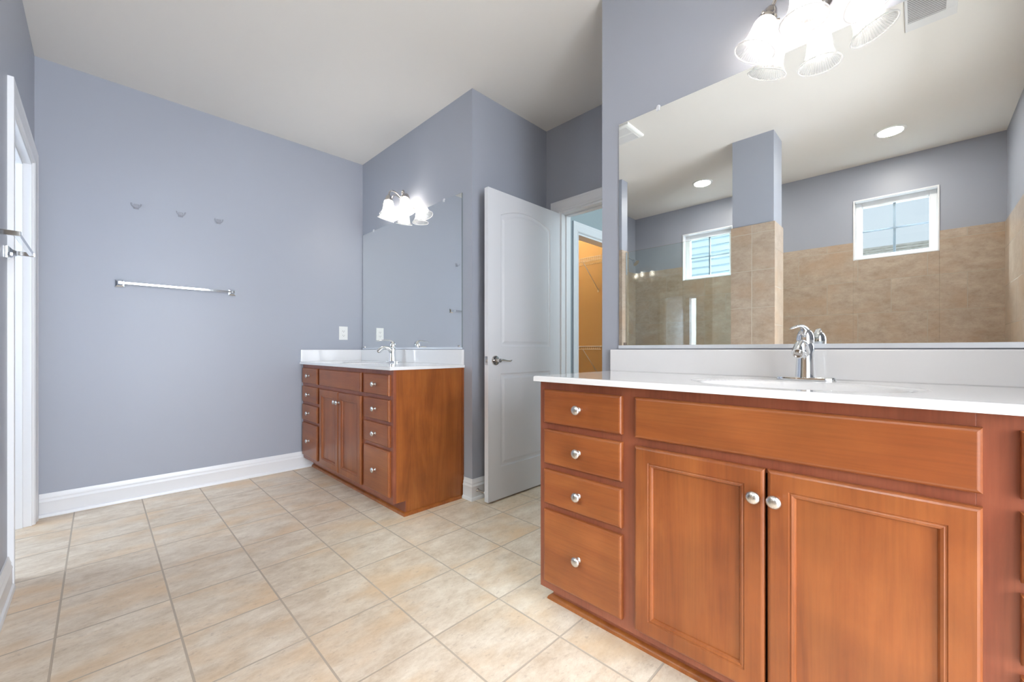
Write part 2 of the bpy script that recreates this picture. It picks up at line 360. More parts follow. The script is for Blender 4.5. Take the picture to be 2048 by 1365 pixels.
# unseen opening added so the fill lamp reaches the toilet room
w.box(x0, x1, 2.75, 2.90, 0, H); w.box(x0, x1, 3.60, 4.4, 0, H); w.box(x0, x1, 2.90, 3.60, 0, 1.05); w.box(x0, x1, 2.90, 3.60, 2.15, H)
struct(w.build('wall_shower', M['wall']), 'blue grey outer wall of the shower with two small square windows')
b = MB(); b.box(XS, XL-T, YB+0.0, YB+0.12, 0, H); struct(b.build('wall_toilet_room', M['wall']), 'far wall of the toilet room')
# pillar
b = MB(); b.box(-0.530, -0.268, 0.812, 1.112, 0, H); struct(b.build('wall_pillar', M['wall']), 'blue grey painted square pillar standing beside the glass shower panel')
# tile cladding
TZ = 2.018
def clad(name, boxes, mat, label):
    q = MB()
    for bb in boxes: q.box(*bb)
    return struct(q.build(name, mat, bevel=0.002), label, 'tile')
g = 0.010
clad('trim_1', [(XS, XS+g, YS, YWs[0][0], 0, TZ), (XS, XS+g, YWs[0][0], YWs[0][1], 0, ZW[0]), (XS, XS+g, YWs[0][1], YWs[1][0], 0, TZ), (XS, XS+g, YWs[1][0], YWs[1][1], 0, ZW[0]), (XS, XS+g, YWs[1][1], 2.694, 0, TZ)], M['tileX'], 'tan stone look tile on the long shower wall under the windows')
clad('trim_2', [(XS+g, -0.42, YS, YS+g, 0, TZ)], M['tileY'], 'tan tile on the short shower wall at the right of the mirror')
clad('trim_3', [(XS+g, XL-T-g, 2.684, 2.694, 0, TZ)], M['tileY'], 'tan tile on the shower end wall under the shower head')
clad('trim_4', [(-0.268, -0.258, 0.802, 1.122, 0, TZ), (-0.540, -0.530, 0.802, 1.122, 0, TZ)], M['tileP'], 'tan tile on the broad faces of the pillar')
clad('trim_5', [(-0.530, -0.268, 0.802, 0.812, 0, TZ), (-0.530, -0.268, 1.112, 1.122, 0, TZ)], M['tileY'], 'tan tile on the narrow faces of the pillar')
clad('trim_6', [(XL-T-g, XL+g, YP, YP+0.010, 0, TZ), (XL, XL+g, YP+0.010, YP+0.036, 0, TZ), (XL-T-g, XL-T, YP+0.010, 2.684, 0, TZ)], M['tileY'], 'tan tile wrapped round the end of the left wall')
# hall and closet
b = MB(); b.box(XD+T, 2.935, YE, YE+0.10, 0, H); b.box(2.935, 3.65, YE, YE+0.10, 2.02, H); b.box(3.65, 4.0, YE, YE+0.10, 0, H)
struct(b.build('wall_hall', M['wall_hall']), 'pale blue green hall wall around the closet doorway')
b = MB(); b.box(3.9, 4.02, YE+0.10, 4.2, 0, H); b.box(XD+T, 4.02, 4.2, 4.3, 0, H); b.box(XD, XD+T, YE+0.10, 4.3, 0, H)
struct(b.build('wall_closet', M['wall_closet']), 'ochre painted closet walls seen through the doorway')
b = MB(); b.box(4.0, 4.1, 0.0, YE, 0, H); b.box(XD+T, 2.75, 0.0, 0.1, 0, H); b.box(3.45, 4.1, 0.0, 0.1, 0, H); b.box(2.75, 3.45, 0.0, 0.1, 0, 1.5); b.box(2.75, 3.45, 0.0, 0.1, 2.5, H)  # unseen opening added in the hall wall to admit its fill lamp
struct(b.build('wall_hall_side', M['wall_hall']), 'hall side wall beyond the bathroom door')
# unseen room stub added behind the camera to carry its fill lamp
b = MB(); b.box(-0.9, -0.8, -2.6, YS-0.12, 0, H); b.box(2.1, 2.2, -2.6, YS-0.12, 0, H); b.box(-0.9, -0.6, -2.7, -2.6, 0, H); b.box(1.9, 2.2, -2.7, -2.6, 0, H); b.box(-0.6, 1.9, -2.7, -2.6, 0, 0.35); b.box(-0.6, 1.9, -2.7, -2.6, 2.35, H)
struct(b.build('wall_fill_room', M['ceiling']), 'pale walls of the room added for fill light behind the camera')
b = MB(); b.box(-0.9, 2.2, -2.7, YS-0.12, -0.12, 0); struct(b.build('floor_fill_room', M['ceiling']), 'pale floor of the room added for fill light behind the camera')
b = MB(); b.box(-0.9, 2.2, -2.7, YS-0.12, H, H+0.12); struct(b.build('ceiling_fill_room', M['ceiling']), 'ceiling of the room added for fill light behind the camera')

# ------------------------------------------------------------------ baseboards
BP = [(0,0),(0.024,0),(0.024,0.006),(0.021,0.016),(0.015,0.022),(0.014,0.085),(0.016,0.090),(0.014,0.096),(0.011,0.104),(0.012,0.112),(0.009,0.120),(0.006,0.132),(0.005,0.138),(0,0.138)]
def base(mb, p0, p1, n, e0=0, e1=0):
    """profile along p0->p1 (xy), n = outward normal; e0/e1 extend each end by depth (mitre)"""
    p0 = Vector((*p0,0)); p1 = Vector((*p1,0)); n = Vector((*n,0)); d = (p1-p0).normalized()
    A = [p0+n*x+Vector((0,0,z))-d*e0*x for x,z in BP]; B = [p1+n*x+Vector((0,0,z))+d*e1*x for x,z in BP]
    mb.rings([A, B])
def bb(name, segs, label):
    m = MB()
    for s_ in segs: base(m, *s_)
    return struct(m.build(name, M['trim'], smooth=25), label)
bb('baseboard_back', [((XL+0.018, YB), (1.300, YB), (0,-1), 0, 0)], 'white moulded baseboard along the back wall')
bb('baseboard_left', [((XL, YP+0.036), (XL, WY0-0.085), (1,0), 0, 0)], 'white moulded baseboard at the lower left edge')
bb('baseboard_right', [((XW, YE), (XW, 2.188), (-1,0), 1, 0), ((XW, YE), (XD, YE), (0,-1), 1, 0)], 'white moulded baseboard around the wall corner beside the far vanity')
bb('baseboard_near', [((1.25, YS), (XW-0.54, YS), (0,1), 0, 0)], 'white moulded baseboard on the wall behind the camera')

# ------------------------------------------------------------------ door casings
CP = [(0,0),(0.0,0.018),(0.012,0.020),(0.020,0.017),(0.030,0.017),(0.050,0.012),(0.062,0.011),(0.066,0.014),(0.074,0.013),(0.080,0.008),(0.083,0.0)]   # (distance from outer edge, thickness)
def casing(mb, O, a, n, y0, y1, top, w=0.083):
    """U shaped casing. O origin, a = horizontal dir, n = outward normal; opening from y0 to y1 along a"""
    O = Vector(O); a = Vector(a); n = Vector(n); Z = Vector((0,0,1))
    rings_ = []
    for (s, h) in [(y0, 0), (y0, top), (y1, top), (y1, 0)]:
        sg = -1 if s == y0 else 1
        ring = []
        for d, t in CP:
            off = w-d
            ring.append(O + a*(s+sg*off) + Z*(h + (off if h > 0 else 0)) + n*t)
        rings_.append(ring)
    mb.rings(rings_)
def jamb(mb, axis, lo, hi, y0, y1, top, t=0.018, stop=True):
    """lining of an opening; axis 'X': wall spans X lo..hi, opening along Y"""
    def B(u0,u1,v0,v1,z0,z1):
        if axis == 'X': mb.box(u0,u1,v0,v1,z0,z1)
        else: mb.box(v0,v1,u0,u1,z0,z1)
    B(lo,hi,y0-0.001,y0+t,0,top); B(lo,hi,y1-t,y1+0.001,0,top); B(lo,hi,y0+t,y1-t,top-t,top)
    if stop:
        m0, m1 = lo+(hi-lo)*0.42, lo+(hi-lo)*0.72
        B(m0,m1,y0+t,y0+t+0.011,0,top-t); B(m0,m1,y1-t-0.011,y1-t,0,top-t); B(m0,m1,y0+t+0.011,y1-t-0.011,top-t-0.011,top-t)
# bathroom door casing and jamb
m = MB(); casing(m, (XD,0,0), (0,1,0), (-1,0,0), DY0-0.004+0.006, DY1-0.006, DH-0.004)
struct(m.build('trim_7', M['trim'], smooth=25), 'white moulded casing around the bathroom doorway', 'door casing')
m = MB(); jamb(m, 'X', XD-0.001, XD+T+0.001, DY0, DY1, DH); struct(m.build('trim_8', M['trim'], bevel=0.0015), 'white jamb lining the bathroom doorway', 'door jamb')
# toilet room doorway
m = MB(); casing(m, (XL,0,0), (0,1,0), (1,0,0), WY0+0.004, WY1-0.004, DH-0.004)
struct(m.build('trim_9', M['trim'], smooth=25), 'white moulded casing around the doorway at the left edge', 'door casing')
m = MB(); jamb(m, 'X', XL-T-0.001, XL+0.001, WY0, WY1, DH); struct(m.build('trim_10', M['trim'], bevel=0.0015), 'white jamb lining the left doorway', 'door jamb')
# closet doorway
m = MB(); casing(m, (0,YE,0), (1,0,0), (0,-1,0), 2.937, 3.648, 2.022)
struct(m.build('trim_11', M['trim'], smooth=25), 'white moulded casing around the closet doorway', 'door casing')
m = MB(); jamb(m, 'Y', YE-0.001, YE+0.101, 2.935, 3.65, 2.02, 0.016, False); struct(m.build('trim_12', M['trim'], bevel=0.0015), 'white jamb lining the closet doorway', 'door jamb')

# ------------------------------------------------------------------ open panel door
LX0, LX1, LY0, LY1, LZ0, LZ1 = 1.764, 2.508, 1.967, 2.002, 0.012, 2.052
door = thing('door_1', (LX1, (LY0+LY1)/2, 0), 'white two panel arched interior door standing open between the vanities', 'door'); door['kind'] = 'structure'
leaf = MB()
def outline(x0, x1, z0, z1, rise, inset, n=16):
    x0 += inset; x1 -= inset; z0 += inset; z1 -= inset
    pts = [(x0, z0), (x1, z0)]
    if rise <= 0: return pts + [(x1, z1), (x0, z1)]
    for i in range(n+1):
        t = i/n; x = x1+(x0-x1)*t; u = 2*t-1
        pts.append((x, z1 + rise*(1-u*u)))
    return pts
PU = (LX0+0.112, LX1-0.118, 1.022, 1.898, 0.058); PL = (LX0+0.112, LX1-0.118, 0.225, 0.842, 0.0)
steps = [(0,0),(0.004,0.0055),(0.012,0.0075),(0.022,0.0065),(0.036,0.0015),(0.040,0.0015)]
for side in (0, 1):
    def P(x, z, d):
        return (x, LY0+d if side == 0 else LY1-d, z)
    for pn in (PU, PL):
        leaf.rings([[P(x, z, d) for x, z in outline(pn[0], pn[1], pn[2], pn[3], pn[4], i)] for i, d in steps], cap0=False)
    y = LY0 if side == 0 else LY1
    def quad(x0,x1,z0,z1): leaf.bm.faces.new([leaf.bm.verts.new(p) for p in ((x0,y,z0),(x1,y,z0),(x1,y,z1),(x0,y,z1))])
    zs = [LZ0, PL[2], PL[3], PU[2], PU[3], LZ1]
    for za, zb in zip(zs, zs[1:]): quad(LX0, PU[0], za, zb); quad(PU[1], LX1, za, zb)
    quad(PU[0], PU[1], LZ0, PL[2]); quad(PU[0], PU[1], PL[3], PU[2])
    arch = [(x, z) for x, z in outline(*PU, 0)][2:]     # right to left
    for (xa, za), (xb, zb) in zip(arch, arch[1:]):
        leaf.bm.faces.new([leaf.bm.verts.new(p) for p in ((xb,y,zb),(xa,y,za),(xa,y,LZ1),(xb,y,LZ1))])
for q in (((LX0,LZ0),(LX0,LZ1)),((LX1,LZ0),(LX1,LZ1)),((LX0,LZ0),(LX1,LZ0)),((LX0,LZ1),(LX1,LZ1))):
    (xa,za),(xb,zb) = q
    leaf.bm.faces.new([leaf.bm.verts.new(p) for p in ((xa,LY0,za),(xb,LY0,zb),(xb,LY1,zb),(xa,LY1,za))])
bmesh.ops.remove_doubles(leaf.bm, verts=leaf.bm.verts, dist=0.00005)
leaf.build('door_leaf', M['door'], door)
HX, HZ = LX0+0.062, 0.930
h = MB()
for sg, yy in ((-1, LY0), (1, LY1)):
    h.lathe([(0.0325,0),(0.0325,0.004),(0.030,0.009),(0.020,0.011),(0.013,0.013),(0.011,0.030),(0.012,0.042),(0.0125,0.050),(0.004,0.053)], (HX, yy, HZ), (0,sg,0), 28)
    yq = yy+sg*0.043
    h.tube(bez((HX-0.004,yq,HZ+0.001),(HX+0.04,yq,HZ+0.010),(HX+0.06,yq,HZ-0.006),(HX+0.098,yq,HZ-0.004),10)+[Vector((HX+0.112,yq,HZ+0.001))], [0.010,0.0105,0.010,0.009,0.0082,0.0076,0.0072,0.0070,0.0070,0.0075,0.008,0.004], 12, (1.0,0.75))
h.build('door_lever', M['satin'], door, smooth=40)
l = MB(); l.box(LX0-0.0012, LX0+0.001, LY0+0.006, LY1-0.006, HZ-0.028, HZ+0.028); l.box(LX0-0.006, LX0, LY0+0.011, LY1-0.011, HZ-0.008, HZ+0.008)
l.build('latch_plate', M['satin'], door, bevel=0.0008)
for z in (0.25, 1.05, 1.85):
    q = MB(); q.lathe([(0.006,0),(0.006,0.09)], (LX1+0.003, LY1+0.004, z-0.045), (0,0,1), 12); q.box(LX1-0.03, LX1, LY1, LY1+0.002, z-0.045, z+0.045)
    q.build('hinge', M['satin'], door, smooth=40)
# door stop on the baseboard
ds = thing('door_stop', (1.782, YE-0.014, 0.062), 'small spring door stop on the baseboard behind the open door', 'door stop')
q = MB(); q.lathe([(0.013,0),(0.013,0.003),(0.008,0.010)], (1.782, YE-0.014, 0.062), (0,-1,0), 20); q.build('mounting_cup', M['satin'], ds, smooth=40)
pts = [Vector((1.782+0.0055*math.cos(t), YE-0.024-0.060*t/(2*PI*14), 0.062+0.0055*math.sin(t))) for t in [2*PI*14*i/168 for i in range(169)]]
q = MB(); q.tube(pts, 0.0016, 6); q.build('spring', M['satin'], ds, smooth=60)
q = MB(); q.lathe([(0.006,0),(0.0085,0.002),(0.0085,0.011),(0.006,0.014)], (1.782, YE-0.084, 0.062), (0,-1,0), 16); q.build('rubber_tip', M['rubber'], ds, smooth=40)

# ------------------------------------------------------------------ vanities
def rect_ring(x, y0, y1, z0, z1, i):
    return [(x, y0+i, z0+i), (x, y1-i, z0+i), (x, y1-i, z1-i), (x, y0+i, z1-i)]
def slab_front(y0, y1, z0, z1, xf, xb):
    """drawer front: flat face with a small stepped and rounded edge; xf is the foremost plane"""
    m = MB()
    m.rings([rect_ring(xb, y0, y1, z0, z1, 0), rect_ring(xf+0.007, y0, y1, z0, z1, 0), rect_ring(xf+0.0045, y0, y1, z0, z1, 0.001), rect_ring(xf+0.0015, y0, y1, z0, z1, 0.004), rect_ring(xf+0.0002, y0, y1, z0, z1, 0.0075), rect_ring(xf, y0, y1, z0, z1, 0.009)])
    return m
def door_front(y0, y1, z0, z1, xf, xb):
    m = MB()
    seq = [(xb,0),(xf+0.007,0),(xf+0.0045,0.001),(xf+0.0015,0.004),(xf,0.008),(xf,0.046),(xf+0.0022,0.0475),(xf+0.0022,0.0500),(xf+0.0010,0.0520),(xf+0.0030,0.0570),(xf+0.0075,0.0600),(xf+0.0105,0.0610),(xf+0.0105,0.064)]
    m.rings([rect_ring(x, y0, y1, z0, z1, i) for x, i in seq])
    return m
def knob(x, y, z, parent):
    k = MB(); k.lathe([(0.0088,0),(0.0088,0.002),(0.0062,0.004),(0.0046,0.007),(0.0042,0.014),(0.0060,0.0170),(0.0130,0.0185),(0.0162,0.0205),(0.0168,0.0228),(0.0158,0.0255),(0.0125,0.0285),(0.0080,0.0305),(0.0035,0.0313),(0.0006,0.0315)], (x, y, z), (-1,0,0), 28)
    return k.build('knob', M['nickel'], parent, smooth=50)
def vanity(yn, yf, XF, label, exposed):
    """yn nearer-camera end, yf farther end. XF = face frame front plane"""
    xf = XF-0.0185; xb = XF
    r = thing('vanity_cabinet', ((XF+XW)/2, (yn+yf)/2, 0), label, 'bathroom vanity')
    TK = XF+0.085
    m = MB()
    prof = [(XF+0.019,0.087),(XF+0.019,0.8795),(XW-0.001,0.8795),(XW-0.001,0.0),(TK,0.0),(TK,0.087)]
    m.prism([(x,yn,z) for x,z in prof], (0,0.016,0)); m.prism([(x,yf-0.016,z) for x,z in prof], (0,0.016,0))
    m.box(XF+0.019, XW-0.001, yn+0.016, yf-0.016, 0.087, 0.10); m.box(XW-0.012, XW-0.001, yn+0.016, yf-0.016, 0.10, 0.8795)
    m.build('carcass', M['panel'], r)
    # face frame
    c0 = 0.384; dw = 0.0
    zc = (0.087, 0.8795); m = MB()
    yL1 = yf-0.028-0.330; yR0 = yn+0.028+0.322
    st = 0.046
    for (a, c) in ((yn, yn+0.040), (yR0-0.008, yR0+st+0.008), (yL1-st-0.008, yL1+0.008), (yf-0.040, yf)): m.box(XF, XF+0.019, a, c, *zc)
    for (a, c) in ((yn+0.040, yR0-0.008), (yL1+0.008, yf-0.040)):
        for z0, z1 in ((0.087,0.130),(0.388,0.425),(0.540,0.577),(0.692,0.731),(0.840,0.8795)): m.box(XF, XF+0.019, a, c, z0, z1)
    for z0, z1 in ((0.087,0.130),(0.684,0.732),(0.840,0.8795)): m.box(XF, XF+0.019, yR0+st+0.008, yL1-st-0.008, z0, z1)
    m.build('face_frame', M['frame'], r, bevel=0.0006)
    # toe kick and shoe moulding
    m = MB(); m.box(TK-0.006, TK, yn, yf, 0, 0.087); m.build('toe_kick', M['frame'], r)
    m = MB(); qs = [(0,0),(0.018,0)] + [(0.018*math.cos(t), 0.018*math.sin(t)) for t in [PI/2*i/6 for i in range(1,7)]]
    xs = TK-0.006
    if exposed == 'near':
        m.rings([[(xs-a, yn-a, z) for a, z in qs], [(xs-a, yf, z) for a, z in qs]])
        m.rings([[(xs-a, yn-a, z) for a, z in qs], [(XW-0.03, yn-a, z) for a, z in qs]])
    else:
        m.rings([[(xs-a, yn, z) for a, z in qs], [(xs-a, yf+a, z) for a, z in qs]])
        m.rings([[(xs-a, yf+a, z) for a, z in qs], [(XW-0.001, yf+a, z) for a, z in qs]])
    m.build('shoe_moulding', M['panel'], r, smooth=40)
    ye = yn if exposed == 'near' else yf
    m = MB(); sg = -1 if exposed == 'near' else 1
    m.box(XW-0.016, XW-0.001, min(ye, ye+sg*0.005), max(ye, ye+sg*0.005), 0.15, 0.8795); m.build('scribe_strip', M['woodZ'], r, bevel=0.001)
    # drawers
    ZD = [(0.724,0.850),(0.570,0.699),(0.418,0.547),(0.121,0.395)]
    for (a, c) in ((yL1, yf-0.028), (yn+0.028, yR0)):
        for z0, z1 in ZD:
            d = slab_front(a, c, z0, z1, xf, xb-0.0004).build('drawer', M['woodY'], r)
            knob(xf, (a+c)/2, (z0+z1)/2+0.001, d)
    a, c = yR0+st, yL1-st
    slab_front(a, c, 0.722, 0.850, xf, xb-0.0004).build('false_drawer_front', M['woodY'], r)
    mid = (a+c)/2
    for (p, q, ky) in ((mid+0.0028, c, mid+0.024), (a, mid-0.0028, mid-0.022)):
        d = door_front(p, q, 0.113, 0.696, xf, xb-0.0004).build('door', M['woodZ'], r)
        knob(xf, ky, 0.624, d)
    m = MB(); m.box(XF+0.02, XF+0.021, mid-0.012, mid+0.012, 0.13, 0.69); m.build('centre_gap', M['dark'], r)
    return r
YV = 1.043
NV = vanity(YS+0.012, YV, 1.209, 'near cherry vanity cabinet at the right, cropped by the frame', 'far')
FV = vanity(2.198, YB-0.002, 1.222, 'far cherry vanity cabinet against the back wall beside the open door', 'near')

def countertop(xf, y0, y1, cy, label, splash_at, end_at):
    z = 0.900; th = 0.021; r = 0.006
    t = thing('vanity_countertop', ((xf+XW)/2, (y0+y1)/2, 0.879), label, 'countertop')
    xb = XW-0.001
    ed = [0, 0.0006, 0.0018, 0.0035, 0.006]
    def line(a, c, n): return [a+e for e in ed] + [a+0.006+(c-a-0.012)*i/n for i in range(1, n)] + [c-e for e in ed[::-1]]
    xs = line(xf, xb, 72); ys = line(y0, y1, 170)
    cx = 1.415; ax, ay, dp = 0.172, 0.284, 0.125
    def zz(x, y):
        d = min(x-xf, y-y0, y1-y, 1); v = z
        if d < r: v -= r*(1-math.sqrt(max(0, 1-(1-d/r)**2)))
        q = math.hypot((x-cx)/ax, (y-cy)/ay)
        if q < 1.0:
            # shallow dish lip and then the bowl
            v -= 0.004*min(1, (1-q)/0.06)**1
        if q < 0.88:
            u = 1-(q/0.88)**2.6
            v -= (dp-0.004)*u**0.9 if u > 0 else 0
        return v
    m = MB(); G = [[m.bm.verts.new((x, y, zz(x, y))) for y in ys] for x in xs]
    for i in range(len(xs)-1):
        for j in range(len(ys)-1): m.bm.faces.new((G[i][j], G[i+1][j], G[i+1][j+1], G[i][j+1]))
    # edges down to the underside
    bd = [G[i][0] for i in range(len(xs))] + [G[-1][j] for j in range(1, len(ys))] + [G[i][-1] for i in range(len(xs)-2, -1, -1)] + [G[0][j] for j in range(len(ys)-2, 0, -1)]
    lo = [m.bm.verts.new((v.co.x, v.co.y, z-th+0.0005)) for v in bd]
    for i in range(len(bd)): m.bm.faces.new((bd[i], bd[(i+1)%len(bd)], lo[(i+1)%len(bd)], lo[i]))
    m.build('top_with_basin', M['marble'], t, smooth=60)
    m = MB(); m.lathe([(0.022,0),(0.022,0.002),(0.018,0.003),(0.010,0.0025),(0.001,0.004)], (cx, cy, zz(cx, cy)+0.0005), (0,0,1), 24); m.build('drain', M['chrome'], t, smooth=40)
    # backsplash
    m = MB(); m.box(XW-0.021, XW-0.001, y0+0.003, y1-0.003, z-0.001, 1.001); 
    o = m.build('backsplash', M['marble'], t, bevel=0.004, seg=3)
    m = MB()
    if end_at == 'far': m.box(xf+0.006, XW-0.021, y1-0.021, y1, z-0.001, 1.001)
    else: m.box(xf+0.006, XW-0.021, y0, y0+0.021, z-0.001, 1.001)
    m.build('side_splash', M['marble'], t, bevel=0.004, seg=3)
    return t
countertop(1.180, YS+0.001, 1.055, FIX_Y[0], 'white cultured marble countertop with oval basin on the near vanity', None, 'near')
countertop(1.193, 2.186, YB-0.001, FIX_Y[1], 'white cultured marble countertop with oval basin on the far vanity', None, 'far')

# ------------------------------------------------------------------ faucets
def faucet(cy, label):
    X = 1.622; z = 0.900
    f = thing('faucet', (X, cy, z), label, 'faucet', 'chrome faucets')
    m = MB(); n = 40
    def oval(a, c, h, p=2.6):
        out = []
        for i in range(n):
            t = 2*PI*i/n; ct, st_ = math.cos(t), math.sin(t)
            out.append((X+a*math.copysign(abs(ct)**(2/p), ct), cy+c*math.copysign(abs(st_)**(2/p), st_), z+h))
        return out
    m.rings([oval(0.0275,0.080,0.0005), oval(0.0280,0.0805,0.003), oval(0.0270,0.0795,0.0095), oval(0.0235,0.076,0.0120)])
    m.build('base_plate', M['chrome'], f, smooth=35)
    m = MB(); m.lathe([(0.0285,0.009),(0.0275,0.014),(0.0265,0.03),(0.0252,0.06),(0.0240,0.09),(0.0232,0.112),(0.0205,0.120),(0.0238,0.1205),(0.0242,0.128)], (X, cy, z), (0,0,1), 32)
    m.build('body', M['chrome'], f, smooth=35)
    # spout: rises out of the body, arcs forward and opens to a bell
    P = bez((X+0.004,cy,z+0.050),(X-0.012,cy,z+0.128),(X-0.075,cy,z+0.135),(X-0.118,cy,z+0.088),14)
    R = [0.0205-0.0065*min(1,i/8.0)+ (0.0045*(max(0,i-9)/5.0)) for i in range(15)]
    m = MB(); m.tube(P, R, 20, [(1.0+0.12*i/14,0.92) for i in range(15)]); m.build('spout', M['chrome'], f, smooth=50)
    d = (P[-1]-P[-2]).normalized()
    m = MB(); m.lathe([(0.0125,-0.002),(0.0125,0.006),(0.0095,0.0065),(0.0090,0.002)], P[-1], d, 20); m.build('aerator', M['satin'], f, smooth=40)
    # lever: dome with a long blade sweeping forward
    m = MB(); m.lathe([(0.0240,0.1285),(0.0245,0.134),(0.0235,0.146),(0.0195,0.158),(0.012,0.166),(0.001,0.169)], (X, cy, z), (0,0,1), 32)
    L = bez((X+0.008,cy,z+0.150),(X-0.005,cy,z+0.182),(X-0.060,cy+0.006,z+0.181),(X-0.130,cy+0.018,z+0.163),12)
    m.tube(L, [0.013,0.0135,0.0125,0.0115,0.0105,0.0098,0.0092,0.0088,0.0085,0.0083,0.0080,0.0072,0.004], 14, [(1.0,0.95-0.6*i/12) for i in range(13)])
    m.build('lever', M['chrome'], f, smooth=50)
    m = MB(); m.lathe([(0.003,0),(0.003,0.010),(0.0045,0.011),(0.0045,0.016),(0.001,0.018)], (X+0.019, cy, z+0.009), (0,0,1), 12); m.build('lift_rod', M['chrome'], f, smooth=40)
    return f
f0 = faucet(FIX_Y[0], 'chrome single lever faucet on the near vanity countertop')
f1 = copy_tree(f0, (0.010, FIX_Y[1]-FIX_Y[0], 0)); f1['label'] = 'chrome single lever faucet on the far vanity countertop'

# ------------------------------------------------------------------ mirrors
def mirror(y0, y1, z0, z1, label, clips, lower):
    t = thing('wall_mirror', (XW, (y0+y1)/2, (z0+z1)/2), label, 'mirror', 'frameless vanity mirrors')
    m = MB(); m.box(XW-0.0045, XW-0.0005, y0, y1, z0, z1); o = m.build('glass_back', M['mirror_edge'], t)
    m = MB(); m.box(XW-0.0052, XW-0.0046, y0+0.0004, y1-0.0004, z0+0.0002, z1-0.0005); m.build('mirror_glass', M['mirror'], t)
    m = MB(); m.box(XW-0.0085, XW-0.0003, y0, y1, z0-0.0125, z0-0.0002); m.box(XW-0.0085, XW-0.0056, y0, y1, z0-0.0002, z0+0.003); m.build('bottom_channel', M['channel'], t)
    for y in clips:
        q = MB(); q.lathe([(0.010,0),(0.010,0.004),(0.007,0.007),(0.003,0.009)], (XW, y, z1+0.004), (-1,0,0), 20); q.box(XW-0.009, XW-0.0054, y-0.007, y+0.007, z1-0.012, z1+0.003)
        q.build('mirror_clip', M['clip'], t, bevel=0.001)
    for y in lower:
        q = MB(); q.box(XW-0.0105, XW-0.0057, y-0.006, y+0.006, z0+0.0032, z0+0.016)
        q.build('mirror_clip', M['satin'], t)
    return t
mirror(-0.478, 1.013, 1.018, 2.072, 'large frameless mirror on the wall above the near vanity', (0.819, -0.28), (0.98, -0.44))
mirror(2.212, 3.700, 1.016, 2.074, 'large frameless mirror on the wall above the far vanity', (2.42, 3.49), (2.245, 3.66))

# ------------------------------------------------------------------ vanity lights (three bell shades on curved arms)
def vanity_light(cy, label):
    z = 2.205
    t = thing('vanity_light', (XW, cy, z), label, 'wall light', 'three-shade vanity lights')
    m = MB(); m.lathe([(0.060,0),(0.060,0.005),(0.056,0.010),(0.050,0.012),(0.047,0.017),(0.038,0.021),(0.030,0.030),(0.020,0.036),(0.008,0.039),(0.007,0.046),(0.001,0.048)], (XW-0.0005, cy, z), (-1,0,0), 40)
    m.build('canopy', M['satin'], t, smooth=30)
    heads = [((-0.075, 0.112), (-0.015, 0.046)), ((-0.148, 0.0), (-0.003, 0.0)), ((-0.075, -0.112), (-0.015, -0.046))]
    for (dx, dy), (tx, ty) in heads:
        # fitter top position and axis
        c = Vector((XW+dx, cy+dy, z-0.012)); ax = Vector((tx, ty, -0.125)).normalized()
        s0 = Vector((XW-0.030, cy+dy*0.12, z+0.004))
        A = bez(s0, s0+Vector((-0.028 + dx*0.1, dy*0.25, 0.055)), c - ax*0.075+Vector((0,0,0.012)), c - ax*0.018, 14)
        m = MB(); m.tube(A, 0.0062, 12); m.build('arm', M['satin'], t, smooth=50)
        m = MB(); m.lathe([(0.008,-0.022),(0.014,-0.019),(0.019,-0.012),(0.0235,0.000),(0.0285,0.012),(0.0300,0.014),(0.0300,0.024),(0.0285,0.024)], c, ax, 32)
        q = ax.to_track_quat('Z','Y')
        for k in range(3):
            d = q @ Vector((math.cos(k*2*PI/3+0.5), math.sin(k*2*PI/3+0.5), 0)); m.lathe([(0.002,0.026),(0.002,0.034),(0.0042,0.035),(0.0042,0.039)], c+ax*0.019, d, 8)
        m.build('socket_cup', M['satin'], t, smooth=40)
        m = MB(); pr = [(0.0255,0.012),(0.0265,0.020),(0.0300,0.028),(0.0345,0.038),(0.0365,0.050),(0.0375,0.066),(0.0395,0.082),(0.0440,0.098),(0.0510,0.112),(0.0590,0.123),(0.0655,0.131)]
        m.lathe(pr, c, ax, 144, False, False, rib=(48, 0.022))
        sh = m.build('glass_shade', M['shade'], t, smooth=60)
        so = sh.modifiers.new('thickness', 'SOLIDIFY'); so.thickness = 0.0022; so.offset = 0
        m = MB(); rim = []
        for i in range(49):
            a = 2*PI*i/48; rim.append(c + ax*0.1315 + q @ Vector((0.0660*math.cos(a), 0.0660*math.sin(a), 0)))
        R = []
        for i in range(48):
            a = 2*PI*i/48; rad = q @ Vector((math.cos(a), math.sin(a), 0)); R.append([rim[i] + rad*0.0024*math.cos(u)+ax*0.0024*math.sin(u) for u in [2*PI*j/8 for j in range(8)]])
        R.append(R[0]); m.rings(R, False, False); m.build('shade_rim', M['rim'], sh, smooth=60)
        m = MB(); m.lathe([(0.010,0.014),(0.0105,0.034),(0.013,0.043),(0.0185,0.054),(0.0220,0.068),(0.0210,0.082),(0.0160,0.092),(0.0080,0.097),(0.001,0.099)], c, ax, 24)
        m.build('bulb', M['bulb'], t, smooth=60)
    return t
v0 = vanity_light(FIX_Y[0], 'vanity light with three ribbed bell shades above the near mirror')
v1 = copy_tree(v0, (0, FIX_Y[1]-FIX_Y[0], 0)); v1['label'] = 'vanity light with three bell shades above the far vanity mirror'

